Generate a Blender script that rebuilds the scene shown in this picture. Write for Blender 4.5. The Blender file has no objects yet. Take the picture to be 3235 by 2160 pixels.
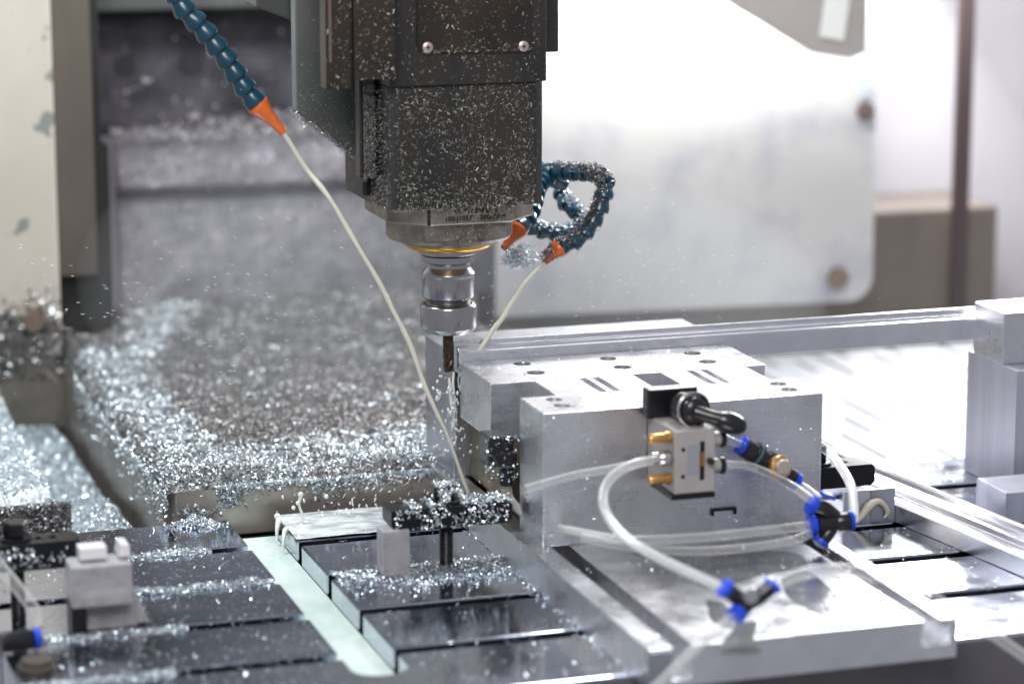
import bpy, bmesh, math, random
import numpy as np
from mathutils import Vector, Matrix
random.seed(5); rng = np.random.default_rng(7)
sc = bpy.context.scene
COL = sc.collection
MM = 0.001

# ------------------------------------------------------------------ materials
def new_mat(name):
    m = bpy.data.materials.new(name); m.use_nodes = True
    nt = m.node_tree
    return m, nt, nt.nodes['Principled BSDF']

def mat(name, base, metal=0.0, rough=0.5, var=None, vscale=8.0, vstretch=(1, 1, 1), vlo=.35, vhi=.65, rvar=0.0, rscale=30.0,
        bump=0.0, bscale=200.0, bstretch=(1, 1, 1), speck=None, sscale=400.0, sthr=.72, coat=0.0, trans=0.0, ior=1.45, alpha=1.0, emit=None, detail=6.0):
    m, nt, b = new_mat(name); N = nt.nodes; L = nt.links
    b.inputs['Base Color'].default_value = (*base, 1)
    b.inputs['Metallic'].default_value = metal
    b.inputs['Roughness'].default_value = rough
    b.inputs['Coat Weight'].default_value = coat
    b.inputs['Coat Roughness'].default_value = .12
    b.inputs['Transmission Weight'].default_value = trans
    b.inputs['IOR'].default_value = ior
    b.inputs['Alpha'].default_value = alpha
    if emit:
        b.inputs['Emission Color'].default_value = (*emit[:3], 1); b.inputs['Emission Strength'].default_value = emit[3]
    tc = N.new('ShaderNodeTexCoord')
    def noise(scale, stretch, det=detail, rough_=.6):
        mp = N.new('ShaderNodeMapping'); mp.inputs['Scale'].default_value = stretch
        L.new(tc.outputs['Object'], mp.inputs['Vector'])
        n = N.new('ShaderNodeTexNoise'); n.inputs['Scale'].default_value = scale; n.inputs['Detail'].default_value = det
        n.inputs['Roughness'].default_value = rough_
        L.new(mp.outputs['Vector'], n.inputs['Vector']); return n
    col = None
    if var:
        n = noise(vscale, vstretch)
        r = N.new('ShaderNodeValToRGB'); r.color_ramp.elements[0].position = vlo; r.color_ramp.elements[1].position = vhi
        r.color_ramp.elements[0].color = (*base, 1); r.color_ramp.elements[1].color = (*var, 1)
        L.new(n.outputs['Fac'], r.inputs['Fac']); col = r.outputs['Color']
    if speck:
        n = noise(sscale, (1, 1, 1), 2.0, .5)
        r = N.new('ShaderNodeMapRange'); r.inputs['From Min'].default_value = sthr; r.inputs['From Max'].default_value = sthr + .03
        L.new(n.outputs['Fac'], r.inputs['Value'])
        mx = N.new('ShaderNodeMix'); mx.data_type = 'RGBA'
        L.new(r.outputs['Result'], mx.inputs['Factor'])
        if col: L.new(col, mx.inputs['A'])
        else: mx.inputs['A'].default_value = (*base, 1)
        mx.inputs['B'].default_value = (*speck, 1); col = mx.outputs['Result']
    if col: L.new(col, b.inputs['Base Color'])
    if rvar:
        n = noise(rscale, vstretch)
        r = N.new('ShaderNodeMapRange'); r.inputs['From Min'].default_value = .3; r.inputs['From Max'].default_value = .7
        r.inputs['To Min'].default_value = max(.02, rough - rvar); r.inputs['To Max'].default_value = rough + rvar
        L.new(n.outputs['Fac'], r.inputs['Value']); L.new(r.outputs['Result'], b.inputs['Roughness'])
    if bump:
        n = noise(bscale, bstretch, 4.0)
        bp = N.new('ShaderNodeBump'); bp.inputs['Strength'].default_value = bump; bp.inputs['Distance'].default_value = .001
        L.new(n.outputs['Fac'], bp.inputs['Height']); L.new(bp.outputs['Normal'], b.inputs['Normal'])
    return m

M = {}
M['table'] = mat('ground_steel', (.46, .50, .60), 1, .13, var=(.58, .60, .68), vscale=14, vstretch=(1, 3, 1), rvar=.06, rscale=18, bump=.05, bscale=260, bstretch=(.15, 1, 1))
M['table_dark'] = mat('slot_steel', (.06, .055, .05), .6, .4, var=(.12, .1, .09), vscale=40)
M['alu'] = mat('milled_aluminium', (.76, .76, .79), 1, .30, var=(.56, .57, .60), vscale=13, vlo=.42, vhi=.75, rvar=.10, rscale=30, bump=.45, bscale=500, bstretch=(.06, .06, 1))
M['alu_side'] = mat('brushed_aluminium', (.50, .50, .54), 1, .38, var=(.40, .41, .45), vscale=22, rvar=.10, rscale=30, bump=.35, bscale=700, bstretch=(1, 1, .05))
M['alu_wet'] = mat('wet_aluminium', (.80, .81, .84), 1, .28, var=(.25, .25, .24), vscale=17, vlo=.50, vhi=.56, rvar=.16, rscale=25, bump=.5, bscale=50)
M['alu_mark'] = mat('saw_cut_aluminium', (.70, .70, .78), 1, .42, var=(.60, .60, .68), vscale=60, vstretch=(1, 1, .03), bump=.5, bscale=900, bstretch=(1, 1, .02))
M['alu_profile'] = mat('extruded_aluminium', (.80, .80, .84), 1, .27, var=(.72, .72, .77), vscale=30)
M['murky'] = mat('coolant_stained_steel', (.10, .085, .06), .5, .35, var=(.30, .25, .15), vscale=28, rvar=.1)
M['steel_cover'] = mat('cover_steel', (.34, .30, .265), .6, .36, var=(.44, .40, .36), vscale=12, rvar=.1, bump=.1, bscale=90)
M['holder'] = mat('polished_tool_steel', (.40, .39, .40), 1, .22)
M['holder_dark'] = mat('dark_groove_steel', (.04, .035, .035), .8, .4)
M['thread'] = mat('thread_steel', (.30, .27, .27), 1, .35)
M['carbide'] = mat('used_end_mill_steel', (.13, .085, .06), .9, .32, var=(.05, .035, .03), vscale=150)
M['nose'] = mat('stained_nose_steel', (.36, .33, .30), .75, .38, var=(.15, .125, .10), vscale=30, speck=(.45, .45, .40), sscale=260, sthr=.68, rvar=.1, bump=.2, bscale=250)
M['brass_ring'] = mat('amber_ring', (.75, .38, .03), .7, .28)
M['head'] = mat('dirty_black_paint', (.019, .0175, .0165), .0, .42, var=(.036, .030, .025), vscale=18, vstretch=(1, 1, .45), vlo=.4, vhi=.7, speck=(.10, .10, .08), sscale=230, sthr=.66, bump=.35, bscale=400)
M['head_stain'] = mat('oily_black_paint', (.014, .012, .011), .0, .36, var=(.038, .025, .014), vscale=22, speck=(.12, .11, .08), sscale=260, sthr=.68, bump=.35, bscale=300)
M['cast'] = mat('grey_green_casting', (.085, .092, .09), .0, .55, var=(.12, .125, .12), vscale=22, speck=(.30, .32, .30), sscale=330, sthr=.70, bump=.4, bscale=300)
M['gap'] = mat('shadow_gap_black', (.006, .006, .008), 0, .6)  # near-black colour that paints shade into gaps, holes and slots
M['bronze_edge'] = mat('worn_brown_edge', (.20, .14, .11), .4, .35)
M['screw'] = mat('zinc_screw', (.62, .52, .48), .8, .4)
M['screw_dark'] = mat('screw_recess', (.03, .015, .02), .2, .6)
M['hose'] = mat('blue_hose_plastic', (.003, .050, .085), 0, .28, coat=.4, speck=(.35, .40, .42), sscale=330, sthr=.735)
M['orange'] = mat('orange_nozzle_plastic', (.90, .20, .035), 0, .35, coat=.2, var=(.75, .15, .03), vscale=120)
M['stream'] = mat('cream_coolant', (.90, .88, .74), 0, .12, trans=.25, coat=.5, ior=1.33)
M['foam'] = mat('white_coolant_foam', (.80, .82, .80), 0, .22, coat=.6, bump=.5, bscale=120, ior=1.33)
M['wash'] = mat('coolant_wash', (.80, .82, .80), .15, .16, var=(.42, .45, .48), vscale=34, vlo=.45, vhi=.62, vstretch=(1, 2.5, 1), bump=.6, bscale=90, coat=.4)
M['milk'] = mat('milky_coolant', (.56, .68, .61), 0, .16, var=(.72, .79, .75), vscale=22, bump=.35, bscale=55, ior=1.33)
M['chip'] = mat('aluminium_chip', (.74, .79, .82), 1, .34)
M['chip_dark'] = mat('oily_aluminium_chip', (.42, .41, .41), 1, .32)
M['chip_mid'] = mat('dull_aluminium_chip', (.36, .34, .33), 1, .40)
M['heap'] = mat('chip_heap', (.36, .40, .42), .75, .42, var=(.62, .67, .70), vscale=170, vlo=.4, vhi=.6, bump=1.0, bscale=330)
M['heap_dark'] = mat('dark_chip_heap', (.07, .066, .064), .55, .5, var=(.24, .23, .23), vscale=190, vlo=.42, vhi=.62, bump=1.0, bscale=330)  # darker tone than the plain chip heap
M['black'] = mat('black_oxide_steel', (.012, .012, .014), .3, .33, bump=.3, bscale=300)
M['blackp'] = mat('black_plastic', (.010, .010, .012), 0, .28, coat=.3)
M['blue'] = mat('blue_collar_plastic', (.01, .07, .70), 0, .3, coat=.3)
M['valve'] = mat('valve_body_paint', (.46, .43, .41), .3, .35, var=(.52, .49, .47), vscale=50)
M['brass'] = mat('brass_fitting', (.62, .36, .13), .85, .33)
M['chrome'] = mat('chrome_fitting', (.62, .62, .62), 1, .22)
M['whiteplastic'] = mat('white_plastic', (.82, .79, .81), 0, .35, var=(.88, .86, .87), vscale=40, coat=.2)
M['clearblock'] = mat('clear_acrylic', (.80, .78, .81), 0, .22, var=(.62, .60, .64), vscale=70, vlo=.4, vhi=.66, trans=.5, ior=1.25, bump=.5, bscale=160)
M['tube'] = mat('clear_air_tube', (.93, .93, .92), 0, .06, trans=.80, ior=1.30, coat=.6)
_m, _nt, _b = new_mat('clear_air_tube'); _N = _nt.nodes
_b.inputs['Base Color'].default_value = (.93, .93, .92, 1); _b.inputs['Roughness'].default_value = .08; _b.inputs['Coat Weight'].default_value = .6
_b.inputs['Specular IOR Level'].default_value = .8
_t = _N.new('ShaderNodeBsdfTransparent'); _t.inputs[0].default_value = (.97, .97, .97, 1)
_g = _N.new('ShaderNodeLayerWeight'); _g.inputs[0].default_value = .45
_mr = _N.new('ShaderNodeMapRange'); _mr.inputs['To Min'].default_value = .10; _mr.inputs['To Max'].default_value = .85
_nt.links.new(_g.outputs['Facing'], _mr.inputs['Value'])
_x = _N.new('ShaderNodeMixShader'); _nt.links.new(_mr.outputs[0], _x.inputs[0]); _nt.links.new(_t.outputs[0], _x.inputs[1]); _nt.links.new(_b.outputs[0], _x.inputs[2])
_nt.links.new(_x.outputs[0], _N['Material Output'].inputs['Surface']); M['tube'] = _m
M['cream_wall'] = mat('cream_enamel', (.43, .375, .315), 0, .45, var=(.50, .445, .38), vscale=5, speck=(.20, .20, .18), sscale=34, sthr=.635)
M['brown_wall'] = mat('stained_brown_metal', (.055, .043, .034), .0, .5, var=(.10, .080, .064), vscale=6, vstretch=(1, 1, .4))
M['black_wall'] = mat('black_rubber_seal', (.008, .008, .007), 0, .6, var=(.02, .018, .015), vscale=20)
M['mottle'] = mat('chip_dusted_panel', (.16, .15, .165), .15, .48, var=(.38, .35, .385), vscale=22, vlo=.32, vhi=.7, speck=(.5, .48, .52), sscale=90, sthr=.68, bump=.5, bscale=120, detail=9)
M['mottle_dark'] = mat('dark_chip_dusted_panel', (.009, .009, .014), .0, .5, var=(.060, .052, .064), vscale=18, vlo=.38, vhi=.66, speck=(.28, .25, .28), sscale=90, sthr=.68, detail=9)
M['beam'] = mat('olive_grey_beam', (.075, .08, .075), 0, .55, var=(.05, .05, .048), vscale=9, speck=(.3, .3, .28), sscale=120, sthr=.72)
M['pane'] = mat('splashed_steel_pane', (.43, .42, .41), .0, .42, var=(.27, .27, .32), vscale=11, vlo=.48, vhi=.76, rvar=.08, rscale=20)
M['lilac'] = mat('lilac_grey_enamel', (.46, .44, .48), 0, .5, var=(.52, .50, .54), vscale=4)
M['bracket'] = mat('shadow_wedge_grey', (.33, .30, .28), 0, .5, var=(.38, .35, .33), vscale=6)  # grey brown tone of the shadow wedge over the splash panel
M['brown_box'] = mat('brown_grey_enamel', (.105, .086, .074), 0, .5, var=(.14, .115, .10), vscale=6)
M['dark_strip'] = mat('dark_door_strip', (.045, .03, .03), 0, .5)
M['grille'] = mat('bright_floor_steel', (.48, .48, .50), .2, .4, var=(.40, .41, .44), vscale=12)
M['ink'] = mat('engraved_ink', (.015, .010, .008), .2, .6)
M['ink_faint'] = mat('faint_engraving', (.06, .04, .025), .5, .5)
M['sealant'] = mat('cream_sealant', (.70, .66, .55), 0, .4)
M['apron'] = mat('table_front_casting', (.10, .095, .11), .2, .5, var=(.14, .13, .14), vscale=10)

# ------------------------------------------------------------------ mesh helpers (millimetres in, metres out)
class MB:
    def __init__(s): s.v = []; s.f = []
    def add(s, vs, fs):
        o = len(s.v); s.v += [tuple(p) for p in vs]; s.f += [tuple(i + o for i in f) for f in fs]; return s
    def box(s, x0, x1, y0, y1, z0, z1, rot=0, piv=None):
        vs = [(x, y, z) for z in (z0, z1) for y in (y0, y1) for x in (x0, x1)]
        if rot:
            cx, cy = piv or ((x0 + x1) / 2, (y0 + y1) / 2); c, n = math.cos(rot), math.sin(rot)
            vs = [(cx + (x - cx) * c - (y - cy) * n, cy + (x - cx) * n + (y - cy) * c, z) for x, y, z in vs]
        return s.add(vs, [(0, 2, 3, 1), (4, 5, 7, 6), (0, 1, 5, 4), (2, 6, 7, 3), (0, 4, 6, 2), (1, 3, 7, 5)])
    def prism(s, poly, axis, a, b):
        n = len(poly)
        def P(u, v, w): return {'x': (w, u, v), 'y': (u, w, v), 'z': (u, v, w)}[axis]
        vs = [P(u, v, a) for u, v in poly] + [P(u, v, b) for u, v in poly]
        return s.add(vs, [tuple(range(n)), tuple(range(2 * n - 1, n - 1, -1))] + [(i, i + n, (i + 1) % n + n, (i + 1) % n) for i in range(n)])
    def lathe(s, prof, c=(0, 0, 0), d=(0, 0, 1), seg=40, cap=True):
        q = Vector((0, 0, 1)).rotation_difference(Vector(d).normalized()); C = Vector(c)
        vs = []; fs = []
        for r, h in prof:
            for k in range(seg):
                a = 2 * math.pi * k / seg; vs.append(C + q @ Vector((r * math.cos(a), r * math.sin(a), h)))
        m = len(prof)
        for i in range(m - 1):
            for k in range(seg):
                k2 = (k + 1) % seg; fs.append((i * seg + k, i * seg + k2, (i + 1) * seg + k2, (i + 1) * seg + k))
        if cap:
            fs.append(tuple(range(seg - 1, -1, -1))); fs.append(tuple(range((m - 1) * seg, m * seg)))
        return s.add(vs, fs)
    def cyl(s, c, d, r, h, seg=32): return s.lathe([(r, 0), (r, h)], c, d, seg)
    def tube(s, pts, r, seg=12, sub=6, closed=True, rin=None):
        P = smooth_path(pts, sub); n = len(P)
        rs = r if isinstance(r, (list, tuple)) else [r] * len(pts)
        R = np.interp(np.linspace(0, len(rs) - 1, n), range(len(rs)), rs)
        def ring_set(RR, flip):
            vs = []; fs = []; up = None
            for i in range(n):
                t = (P[min(i + 1, n - 1)] - P[max(i - 1, 0)]).normalized()
                if up is None:
                    up = Vector((0, 0, 1)) if abs(t.z) < .9 else Vector((1, 0, 0))
                up = (up - t * up.dot(t)).normalized(); w = t.cross(up)
                for k in range(seg):
                    a = 2 * math.pi * k / seg; vs.append(P[i] + (up * math.cos(a) + w * math.sin(a)) * RR[i])
            for i in range(n - 1):
                for k in range(seg):
                    k2 = (k + 1) % seg; q = (i * seg + k, i * seg + k2, (i + 1) * seg + k2, (i + 1) * seg + k)
                    fs.append(q[::-1] if flip else q)
            return vs, fs
        vs, fs = ring_set(R, False)
        if rin:
            v2, f2 = ring_set(R * rin, True); o = len(vs); fs += [tuple(i + o for i in f) for f in f2]; vs = vs + v2
            for k in range(seg):
                k2 = (k + 1) % seg; fs.append((k2, k, o + k, o + k2)); e = (n - 1) * seg
                fs.append((e + k, e + k2, o + e + k2, o + e + k))
        elif closed:
            fs.append(tuple(range(seg - 1, -1, -1))); fs.append(tuple(range((n - 1) * seg, n * seg)))
        return s.add(vs, fs)

def smooth_path(pts, sub=6):
    P = [Vector(p) for p in pts]
    if len(P) < 3 or sub <= 1: return P
    E = [P[0] * 2 - P[1]] + P + [P[-1] * 2 - P[-2]]; out = []
    for i in range(1, len(E) - 2):
        a, b, c, d = E[i - 1], E[i], E[i + 1], E[i + 2]
        for k in range(sub):
            t = k / sub
            out.append(.5 * ((2 * b) + (c - a) * t + (2 * a - 5 * b + 4 * c - d) * t * t + (3 * b - a - 3 * c + d) * t ** 3))
    out.append(P[-1]); return out

ORG = {}
def setp(o, label=None, cat=None, group=None, kind=None):
    if label: o['label'] = label
    if cat: o['category'] = cat
    if group: o['group'] = group
    if kind: o['kind'] = kind
    return o
def thing(name, org, label, cat, group=None, kind=None):
    o = bpy.data.objects.new(name, None); COL.objects.link(o); o.empty_display_size = .01
    o.location = Vector(org) * MM; ORG[o.name] = Vector(org)
    return setp(o, label, cat, group, kind)
def obj(name, mb, m, parent=None, bevel=0, smooth=None, seg=2, org=None, label=None, cat=None, group=None, kind=None):
    if isinstance(parent, bpy.types.Object): O = ORG[parent.name]
    elif org is not None: O = Vector(org)
    else:
        a = np.array([tuple(v) for v in mb.v]); O = Vector((a[:, 0].mean(), a[:, 1].mean(), a[:, 2].min()))
    me = bpy.data.meshes.new(name)
    me.from_pydata([(Vector(v) - O) * MM for v in mb.v], [], mb.f); me.validate(); me.update()
    bm = bmesh.new(); bm.from_mesh(me)
    bmesh.ops.recalc_face_normals(bm, faces=bm.faces)
    if bevel:
        es = [e for e in bm.edges if len(e.link_faces) == 2 and e.calc_face_angle(0) > math.radians(35)]
        bmesh.ops.bevel(bm, geom=es, offset=bevel * MM, segments=seg, affect='EDGES', profile=.6, clamp_overlap=True)
    bm.to_mesh(me); bm.free()
    me.materials.append(m)
    if smooth is not None:
        for p in me.polygons: p.use_smooth = True
        try: me.set_sharp_from_angle(angle=math.radians(smooth))
        except Exception: pass
    o = bpy.data.objects.new(name, me); COL.objects.link(o)
    if parent is not None: o.parent = parent
    else: o.location = O * MM
    ORG[o.name] = O
    return setp(o, label, cat, group, kind)

def copy_tree(o, parent=None):
    c = o.copy(); COL.objects.link(c); c.parent = parent; ORG[c.name] = ORG[o.name]
    for ch in list(o.children): copy_tree(ch, c)
    return c

# flakes: curled metal chips, N of them, at points P with a surface normal each
def flakes(name, P, size=(2.0, 5.0), width=(.5, 1.4), m=None, label=None, flat=0.0, nrm=None, kind='stuff', curl=1.2, parent=None, cat='metal chips', group=None, skew=1.0):
    P = np.asarray(P, float); n = len(P)
    d = rng.normal(size=(n, 3))
    N = rng.normal(size=(n, 3))
    if nrm is not None:
        nrm = np.broadcast_to(np.asarray(nrm, float), (n, 3))
        d -= flat * nrm * (d * nrm).sum(1, keepdims=True)
        N = N * (1 - flat) + nrm * flat * 2
    d /= np.linalg.norm(d, axis=1, keepdims=True)
    w = np.cross(d, N); w /= np.linalg.norm(w, axis=1, keepdims=True)
    u = np.cross(w, d)
    q = rng.random(n) ** skew; L = size[0] + (size[1] - size[0]) * q; W = width[0] + (width[1] - width[0]) * rng.random(n) ** skew; K = rng.uniform(.2, curl, n) * L * .35
    S = np.array([-.5, -.17, .17, .5]); V = np.zeros((n, 8, 3))
    for i, s in enumerate(S):
        c = P + d * (s * L)[:, None] + u * ((.25 - s * s) * 4 * K * .5)[:, None]
        V[:, 2 * i] = c + w * (W * .5)[:, None]; V[:, 2 * i + 1] = c - w * (W * .5)[:, None]
    O = np.array([P[:, 0].mean(), P[:, 1].mean(), P[:, 2].min()]) if parent is None else np.array(ORG[parent.name])
    V = ((V - O) * MM).reshape(-1, 3)
    F = np.array([[0, 1, 3, 2], [2, 3, 5, 4], [4, 5, 7, 6]])
    F = (F[None] + (np.arange(n) * 8)[:, None, None]).reshape(-1)
    me = bpy.data.meshes.new(name); me.vertices.add(n * 8); me.loops.add(n * 12); me.polygons.add(n * 3)
    me.vertices.foreach_set('co', V.ravel()); me.loops.foreach_set('vertex_index', F)
    me.polygons.foreach_set('loop_start', np.arange(n * 3) * 4); me.polygons.foreach_set('loop_total', np.full(n * 3, 4))
    me.update(); me.materials.append(m or M['chip'])
    o = bpy.data.objects.new(name, me); COL.objects.link(o)
    if parent is None: o.location = O * MM
    else: o.parent = parent
    ORG[o.name] = Vector(O)
    return setp(o, label, cat if parent is None else None, group, kind)

def vnoise(x, y, s, seed=0):   # cheap smooth 2-D value noise
    r = np.random.default_rng(seed).random((64, 64)); x = np.asarray(x) / s + 100; y = np.asarray(y) / s + 100
    xi = np.floor(x).astype(int); yi = np.floor(y).astype(int); fx = x - xi; fy = y - yi
    fx = fx * fx * (3 - 2 * fx); fy = fy * fy * (3 - 2 * fy)
    g = lambda a, b: r[a % 64, b % 64]
    return (g(xi, yi) * (1 - fx) + g(xi + 1, yi) * fx) * (1 - fy) + (g(xi, yi + 1) * (1 - fx) + g(xi + 1, yi + 1) * fx) * fy

def heap(name, x0, x1, y0, y1, hf, step, m, label, n, chip=None, size=(3, 8), width=(1, 2.5), floor=None, dens=None, cat='metal chips'):
    """a heightfield mound of chips with loose flakes over it, ONE stuff object"""
    nx = int((x1 - x0) / step) + 1; ny = int((y1 - y0) / step) + 1
    X, Y = np.meshgrid(np.linspace(x0, x1, nx), np.linspace(y0, y1, ny)); Z = hf(X, Y)
    mb = MB(); mb.v = list(zip(X.ravel(), Y.ravel(), Z.ravel()))
    mb.f = [(j * nx + i, j * nx + i + 1, (j + 1) * nx + i + 1, (j + 1) * nx + i) for j in range(ny - 1) for i in range(nx - 1)]
    o = obj(name, mb, m, smooth=180, label=label, cat=cat, kind='stuff')
    px = rng.uniform(x0, x1, n * 3); py = rng.uniform(y0, y1, n * 3)
    if dens is not None: k = rng.random(n * 3) < dens(px, py); px, py = px[k], py[k]
    px, py = px[:n], py[:n]
    pz = hf(px, py) + rng.uniform(-.5, 2.5, len(px))
    f = flakes(name + '_loose', np.stack([px, py, pz], 1), size, width, chip or M['chip'])
    # join the loose flakes into the same object
    a, b = o.data, f.data
    bm = bmesh.new(); bm.from_mesh(a); nf = len(bm.faces)
    b.transform(Matrix.Translation(f.location - o.location)); bm.from_mesh(b); bm.faces.ensure_lookup_table()
    for i in range(nf, len(bm.faces)): bm.faces[i].material_index = 1
    bm.to_mesh(a); bm.free(); a.materials.append(chip or M['chip'])
    bpy.data.objects.remove(f); bpy.data.meshes.remove(b)
    return o

# ------------------------------------------------------------------ camera: 97 mm lens, 2.5 m away, f/2.8
cam = bpy.data.cameras.new('camera'); co = bpy.data.objects.new('camera', cam); COL.objects.link(co); sc.camera = co
cam.sensor_width = 36; cam.lens = 97.2; cam.clip_end = 50; cam.clip_start = .05
yaw = math.radians(17.95); pit = math.atan(1334 / 6340)
co.location = (-.70818, -2.37513, .685)
co.rotation_euler = (math.pi / 2 - pit, 0, -yaw)
cam.dof.use_dof = True; cam.dof.focus_distance = 2.50; cam.dof.aperture_fstop = 2.9; cam.dof.aperture_blades = 9

# ================================================================== machine table
tb = thing('machine_table', (100, -200, -80), 'steel T-slot machine table, dark and wet on the left, milky channel across it', 'machine table')
cuts = [(-58, -42), (-166, -150), (-270, -254), (-378, -362)]
yb = 46
ys = []
for a, b in cuts: ys.append((b, yb)); yb = a
def strip(x0, x1, y0, y1):
    return MB().box(x0, x1, y0, y1, -42, 0)
for a, b in ys:
    obj('table_strip', strip(-449, -200, a, b), M['table'], tb, bevel=1.0)
    obj('table_strip', strip(-155, 640, a, b), M['table'], tb, bevel=1.6)
front = MB()
arc = [(-200 + 22.5 + 22.5 * math.cos(t), -404 - 20 * math.sin(t)) for t in np.linspace(math.pi, 0, 14)]
poly = [(-449, -481), (640, -481), (640, -378), (-155, -378)] + [(x, y) for x, y in arc[::-1]] + [(-200, -378), (-449, -378)]
front.prism(poly, 'z', -42, 0)
obj('front_strip', front, M['table'], tb, bevel=1.5)
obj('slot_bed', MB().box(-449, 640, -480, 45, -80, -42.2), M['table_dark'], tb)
obj('front_apron', MB().box(-447, 639, -478, -470, -300, -80.2).box(-447, 639, -484, -481.5, -150, -4), M['apron'], tb)
obj('coolant', MB().box(-199.5, -155.5, -402, 45, -41, -19).prism([(x * .999, y + .6) for x, y in arc], 'z', -41, -19.01), M['milk'],
    label='pale green milky coolant filling the channel that crosses the table', cat='coolant', kind='structure')

# chips swept into the T slots and scattered on the plates
def slot_chips(x0, x1, yc, n, hgt=3, spread=7):
    x = rng.uniform(x0, x1, n); env = np.clip(vnoise(x, x * 0 + yc, 16, 3) * 1.3 + .1, .1, 1)
    y = yc + rng.uniform(-8, 6, n) * np.sqrt(env) + rng.normal(0, 1.2, n)
    return np.stack([x, y, rng.uniform(-4, 1, n) + hgt * env * rng.random(n)], 1)
flakes('metal_chips', np.concatenate([slot_chips(-330, -290, -50, 400, .5), slot_chips(-292, -236, -50, 1500, 2.5)]), (2, 7), (.5, 1.2), M['chip'],
       'curly silver chips lying along the rear T-slot left of the milky channel')
flakes('metal_chips', np.concatenate([slot_chips(-345, -203, -158, 6500, 4.5)]), (2, 5), (.6, 1.5), M['chip'],
       'silver chips filling the second T-slot from the back, left of the channel')
flakes('metal_chips', slot_chips(-449, -300, -262, 3200, 3), (2, 5), (.6, 1.5), M['chip'], 'silver chips in the third T-slot from the back, beside the white plastic block')
flakes('metal_chips', slot_chips(-449, -330, -370, 1800, 2), (2, 5), (.6, 1.5), M['chip'], 'blurred silver chips along the T-slot nearest the front left')
n = 5200; x = np.concatenate([rng.uniform(-152, 4, n // 2), rng.uniform(-100, 6, n // 2)]); y = -158 - np.abs(rng.normal(0, 26, n)) + 8
flakes('metal_chips', np.stack([x, y, rng.exponential(.8, n) + .4], 1), (1.5, 4), (.6, 1.6), M['chip'],
       'glittering chips strewn over the plate at the foot of the black strap clamp', nrm=(0, 0, 1), flat=.5)
n = 160; x = rng.uniform(-40, 14, n); y = -158 - (x + 40) * 0 - rng.uniform(0, 320, n); x = -2 + rng.normal(0, 4, n)
flakes('metal_chips', np.stack([x, y, rng.exponential(.8, n) + .4], 1), (1.5, 4), (.6, 1.6), M['chip'],
       'thin line of chips along the foot of the fixture base plate', nrm=(0, 0, 1), flat=.5)
n = 3200; x = np.concatenate([rng.uniform(-445, -205, 1800), rng.uniform(-150, 600, 1400)]); y = rng.uniform(-475, 44, n)
flakes('metal_chips', np.stack([x, y, np.full(n, .7)], 1), (1, 5), (.3, 1.3), M['chip'], 'stray single chips scattered across the table plates', nrm=(0, 0, 1), flat=.85, curl=.6)
n = 1500; r_ = np.abs(rng.normal(0, .8, n)); a_ = rng.uniform(0, 6.28, n); x = -232 + 13 * r_ * np.cos(a_); y = 36 + 7 * r_ * np.sin(a_)
flakes('metal_chips', np.stack([x, y, 1 + rng.random(n) * np.clip(9 - 5 * r_, .5, 9)], 1), (2, 6), (.6, 1.4), M['chip'],
       'small bright heap of chips on the rear left plate corner')

# ================================================================== way cover slab behind the table, and the chip heaps
wc = thing('way_cover', (0, 480, -80), 'steel way cover behind the table with its top buried in chips', 'way cover')
obj('cover_plate', MB().box(-243, 232, 70, 96, -22, 25), M['steel_cover'], wc, bevel=1.5)
obj('cover_body', MB().box(-250, 228, 97, 870, -80, 20), M['steel_cover'], wc, bevel=1.5)
obj('under_rail', MB().box(-243, 232, 60, 69, -70, -24), M['black'], wc)
def h_slab(X, Y):
    e = np.clip((X + 252) / 14, 0, 1) * np.clip((Y - 68) / 10, 0, 1)
    ridge = 2 * np.exp(-((X + 215 - (Y - 120) * .10) / 34) ** 2)
    return 23 + e * (4 + 10 * vnoise(X, Y, 46, 1) + 6 * vnoise(X, Y, 13, 2) + ridge + 8 * np.clip((Y - 500) / 300, 0, 1))
def bright_zone(x, y):   # 1 where the brighter chips lie, 0 on the darker chips
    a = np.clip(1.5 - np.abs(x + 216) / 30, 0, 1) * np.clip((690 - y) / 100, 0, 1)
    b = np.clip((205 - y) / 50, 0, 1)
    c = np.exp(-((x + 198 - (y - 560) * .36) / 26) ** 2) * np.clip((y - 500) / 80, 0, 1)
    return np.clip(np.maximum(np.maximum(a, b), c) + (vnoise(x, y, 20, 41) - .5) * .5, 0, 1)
heap('metal_chips', -250, 232, 69, 865, h_slab, 6, M['heap_dark'], 'darker grey chips covering the way cover behind the table', 36000, chip=M['chip_mid'], size=(1.5, 4.2), width=(.6, 1.6),
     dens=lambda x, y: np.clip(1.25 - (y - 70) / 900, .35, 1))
P_ = np.stack([rng.uniform(-252, 228, 120000), rng.uniform(69, 860, 120000)], 1); P_ = P_[rng.random(len(P_)) < bright_zone(P_[:, 0], P_[:, 1]) ** 1.2 * .95]
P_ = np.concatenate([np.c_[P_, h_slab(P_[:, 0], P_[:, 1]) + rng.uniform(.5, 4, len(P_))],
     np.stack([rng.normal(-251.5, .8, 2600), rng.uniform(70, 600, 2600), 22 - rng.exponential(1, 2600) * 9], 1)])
flakes('metal_chips', P_, (1.4, 4.2), (.5, 1.7), M['chip'], 'brighter drifts of chips along the edges of the way cover')
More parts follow.
